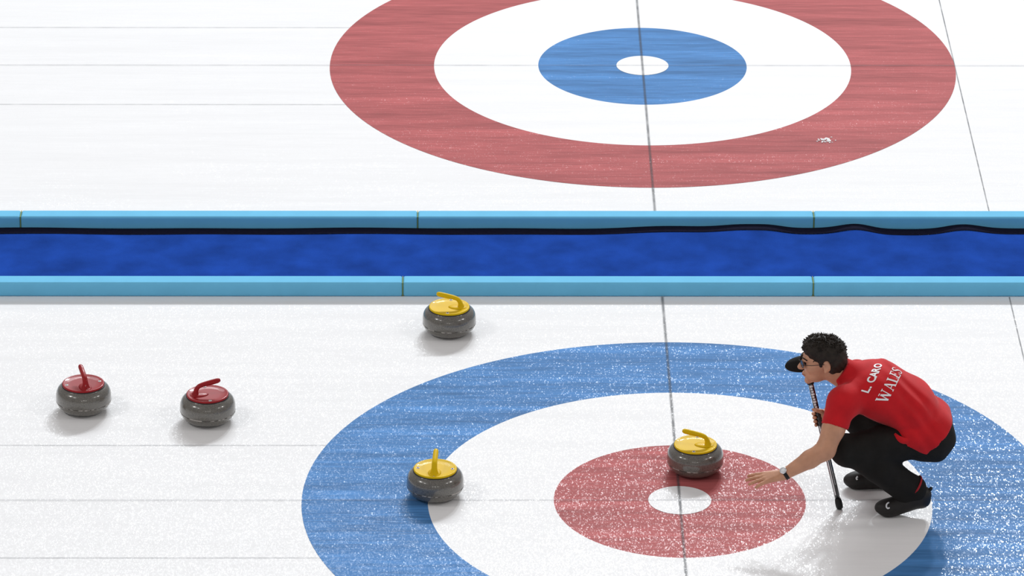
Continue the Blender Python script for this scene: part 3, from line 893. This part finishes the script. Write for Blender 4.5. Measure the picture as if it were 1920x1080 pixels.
# face details ------------------------------------------------------------
for s in (-1, 1):
    e = bmesh.new(); bmesh.ops.create_uvsphere(e, u_segments=16, v_segments=10, radius=0.011, matrix=Matrix.Translation(Vector(hp_(0.083, s*0.031, -0.004))))
    bm_obj('eye', e, MAT['black'], person, True, True)
    e = tube(smooth_path([hp_(0.098, s*0.012, 0.016), hp_(0.096, s*0.030, 0.021), hp_(0.080, s*0.050, 0.016)], 10), 0.004, 0.003, 8)
    mesh_obj('eyebrow', e[0], e[1], MAT['hair'], person, world=True)
e = tube(smooth_path([hp_(0.084, 0.021, -0.075), hp_(0.099, 0.010, -0.0745), hp_(0.102, 0, -0.074), hp_(0.099, -0.010, -0.0745), hp_(0.084, -0.021, -0.075)], 14), 0.0035, 0.0028, 8)
mesh_obj('mouth', e[0], e[1], MAT['lip'], person, world=True)

gl = empty('glasses', Vector(hp_(0.1, 0, -0.005))-Vector(person.location)); gl.parent = person
goff = Matrix.Translation(-Vector(hp_(0.1, 0, -0.005)))


def gpart(name, VQ, mat):
    o = mesh_obj(name, VQ[0], VQ[1], mat, gl); o.data.transform(goff); return o


for s in (-1, 1):
    gpart('temple', tube(np.array([hp_(0.104, s*0.060, 0.000), hp_(0.06, s*0.076, 0.000), hp_(0.0, s*0.081, 0.002)]), 0.0016, None, 8), MAT['black'])
    rim = [hp_(0.110-0.010*(math.cos(a)*0.5+0.5)*1.2, s*(0.034+0.025*math.cos(a)), -0.006+0.017*math.sin(a)) for a in np.linspace(0, 2*PI, 25)]
    gpart('rim', tube(np.array(rim), 0.0014, None, 6), MAT['black'])
    gpart('lens', ([hp_(0.110-0.010*(math.cos(a)*0.5+0.5)*1.2, s*(0.034+0.025*math.cos(a)), -0.006+0.017*math.sin(a)) for a in np.linspace(0, 2*PI, 24, endpoint=False)], [tuple(range(24))]), MAT['lens'])
gpart('bridge', tube(smooth_path([hp_(0.110, -0.010, -0.002), hp_(0.116, 0, 0.001), hp_(0.110, 0.010, -0.002)], 8), 0.0014, None, 6), MAT['black'])

# wrist watch -----------------------------------------------------------
wt = empty('wrist_watch', Vector(wriL)-Vector(person.location)); wt.parent = person
fdir = (wriL-elbL)/np.linalg.norm(wriL-elbL)
wc = wriL-fdir*0.006
q = Vector((0, 0, 1)).rotation_difference(Vector(fdir)).to_matrix()
V, Q = lathe([(0.0270, -0.0095), (0.0300, -0.008), (0.0300, 0.008), (0.0265, 0.0095)], 40, False)
o = mesh_obj('watch_strap', [q @ Vector(v)+Vector(wc)-Vector(wriL) for v in V], Q, MAT['black'], wt)
wn = np.array((-0.30, -0.45, 0.84)); wn -= fdir*np.dot(wn, fdir); wn /= np.linalg.norm(wn)
q = Vector((0, 0, 1)).rotation_difference(Vector(wn)).to_matrix()
base = Vector(wc+wn*0.0275-wriL)
V, Q = lathe([(0.0175, -0.002), (0.0180, 0.004), (0.0165, 0.0075), (0.0150, 0.0078), (0.0148, 0.0062), (0.0004, 0.0062)], 32)
mesh_obj('watch_case', [q @ Vector(v)+base for v in V], Q, MAT['silver'], wt)
V, Q = lathe([(0.0146, 0.0063), (0.0146, 0.0068), (0.0004, 0.0068)], 32)
mesh_obj('watch_dial', [q @ Vector(v)+base for v in V], Q, MAT['white'], wt)

# ------------------------------------------------------------------ the broom (held upside down, brush head at the top)
br = empty('curling_broom', tuple(BROOM_A), 'black curling broom held upright, its brush head behind the player\'s face', 'broom')


def bpart(name, VQ, mat, smooth=True):
    return mesh_obj(name, [np.array(v)-BROOM_A for v in VQ[0]], VQ[1], mat, br, smooth)


Ltot = np.linalg.norm(BROOM_B-BROOM_A)
at_ = lambda s: BROOM_A+bd*s
bpart('shaft', tube(np.array([at_(0.02), at_(0.3), at_(0.6), at_(Ltot-0.02)]), 0.0130, None, 20), MAT['shaft'])
bpart('end_cap', tube(np.array([at_(-0.004), at_(0.0), at_(0.010), at_(0.030), at_(0.045), at_(0.05)]), np.array([0.008, 0.0145, 0.0175, 0.0175, 0.0155, 0.0133]), None, 20), MAT['black'])
bpart('ferrule', tube(np.array([at_(Ltot-0.115), at_(Ltot-0.11), at_(Ltot-0.07), at_(Ltot-0.02)]), np.array([0.0135, 0.0175, 0.0185, 0.016]), None, 20), MAT['black'])
# printed decoration on the shaft: a white stripe low down, a white lettering patch higher up
sd = np.array((-0.15, -0.85, 0.5)); sd -= bd*np.dot(sd, bd); sd /= np.linalg.norm(sd); se_ = np.cross(bd, sd)


def shaft_patch(name, s0, s1, a0, a1, mat, n=6, r=0.01335):
    V = []; Fc = []
    for s in np.linspace(s0, s1, 4):
        for a in np.linspace(a0, a1, n): V.append(at_(s)+sd*r*math.cos(a)+se_*r*math.sin(a))
    for j in range(3):
        for i in range(n-1): Fc.append((j*n+i, j*n+i+1, (j+1)*n+i+1, (j+1)*n+i))
    return bpart(name, (V, Fc), mat)


shaft_patch('stripe', 0.07, 0.415, -0.62, -0.20, MAT['white'])
shaft_patch('stripe', 0.12, 0.405, 0.28, 0.46, MAT['white'])
for i in range(11):
    s0 = 0.505+i*0.0128
    shaft_patch('shaft_mark', s0, s0+0.0095, -0.45-0.12*(i % 3), 0.55-0.15*((i+1) % 3), MAT['white'])
# brush head
f = Field(BROOM_B+np.array((-0.14, -0.08, -0.07)), BROOM_B+np.array((0.14, 0.08, 0.07)), 0.004)
f.ell(BROOM_B+np.array((0.0, 0.0, -0.014)), (0.100, 0.042, 0.034), 0.01, rotm(0, math.radians(-8), math.radians(25)))
f.ell(BROOM_B+np.array((0.0, 0.004, -0.004)), (0.090, 0.036, 0.024), 0.01, rotm(0, math.radians(-8), math.radians(25)))
V, Q = f.mesh()
bpart('brush_head', (V, Q), MAT['trousers'])
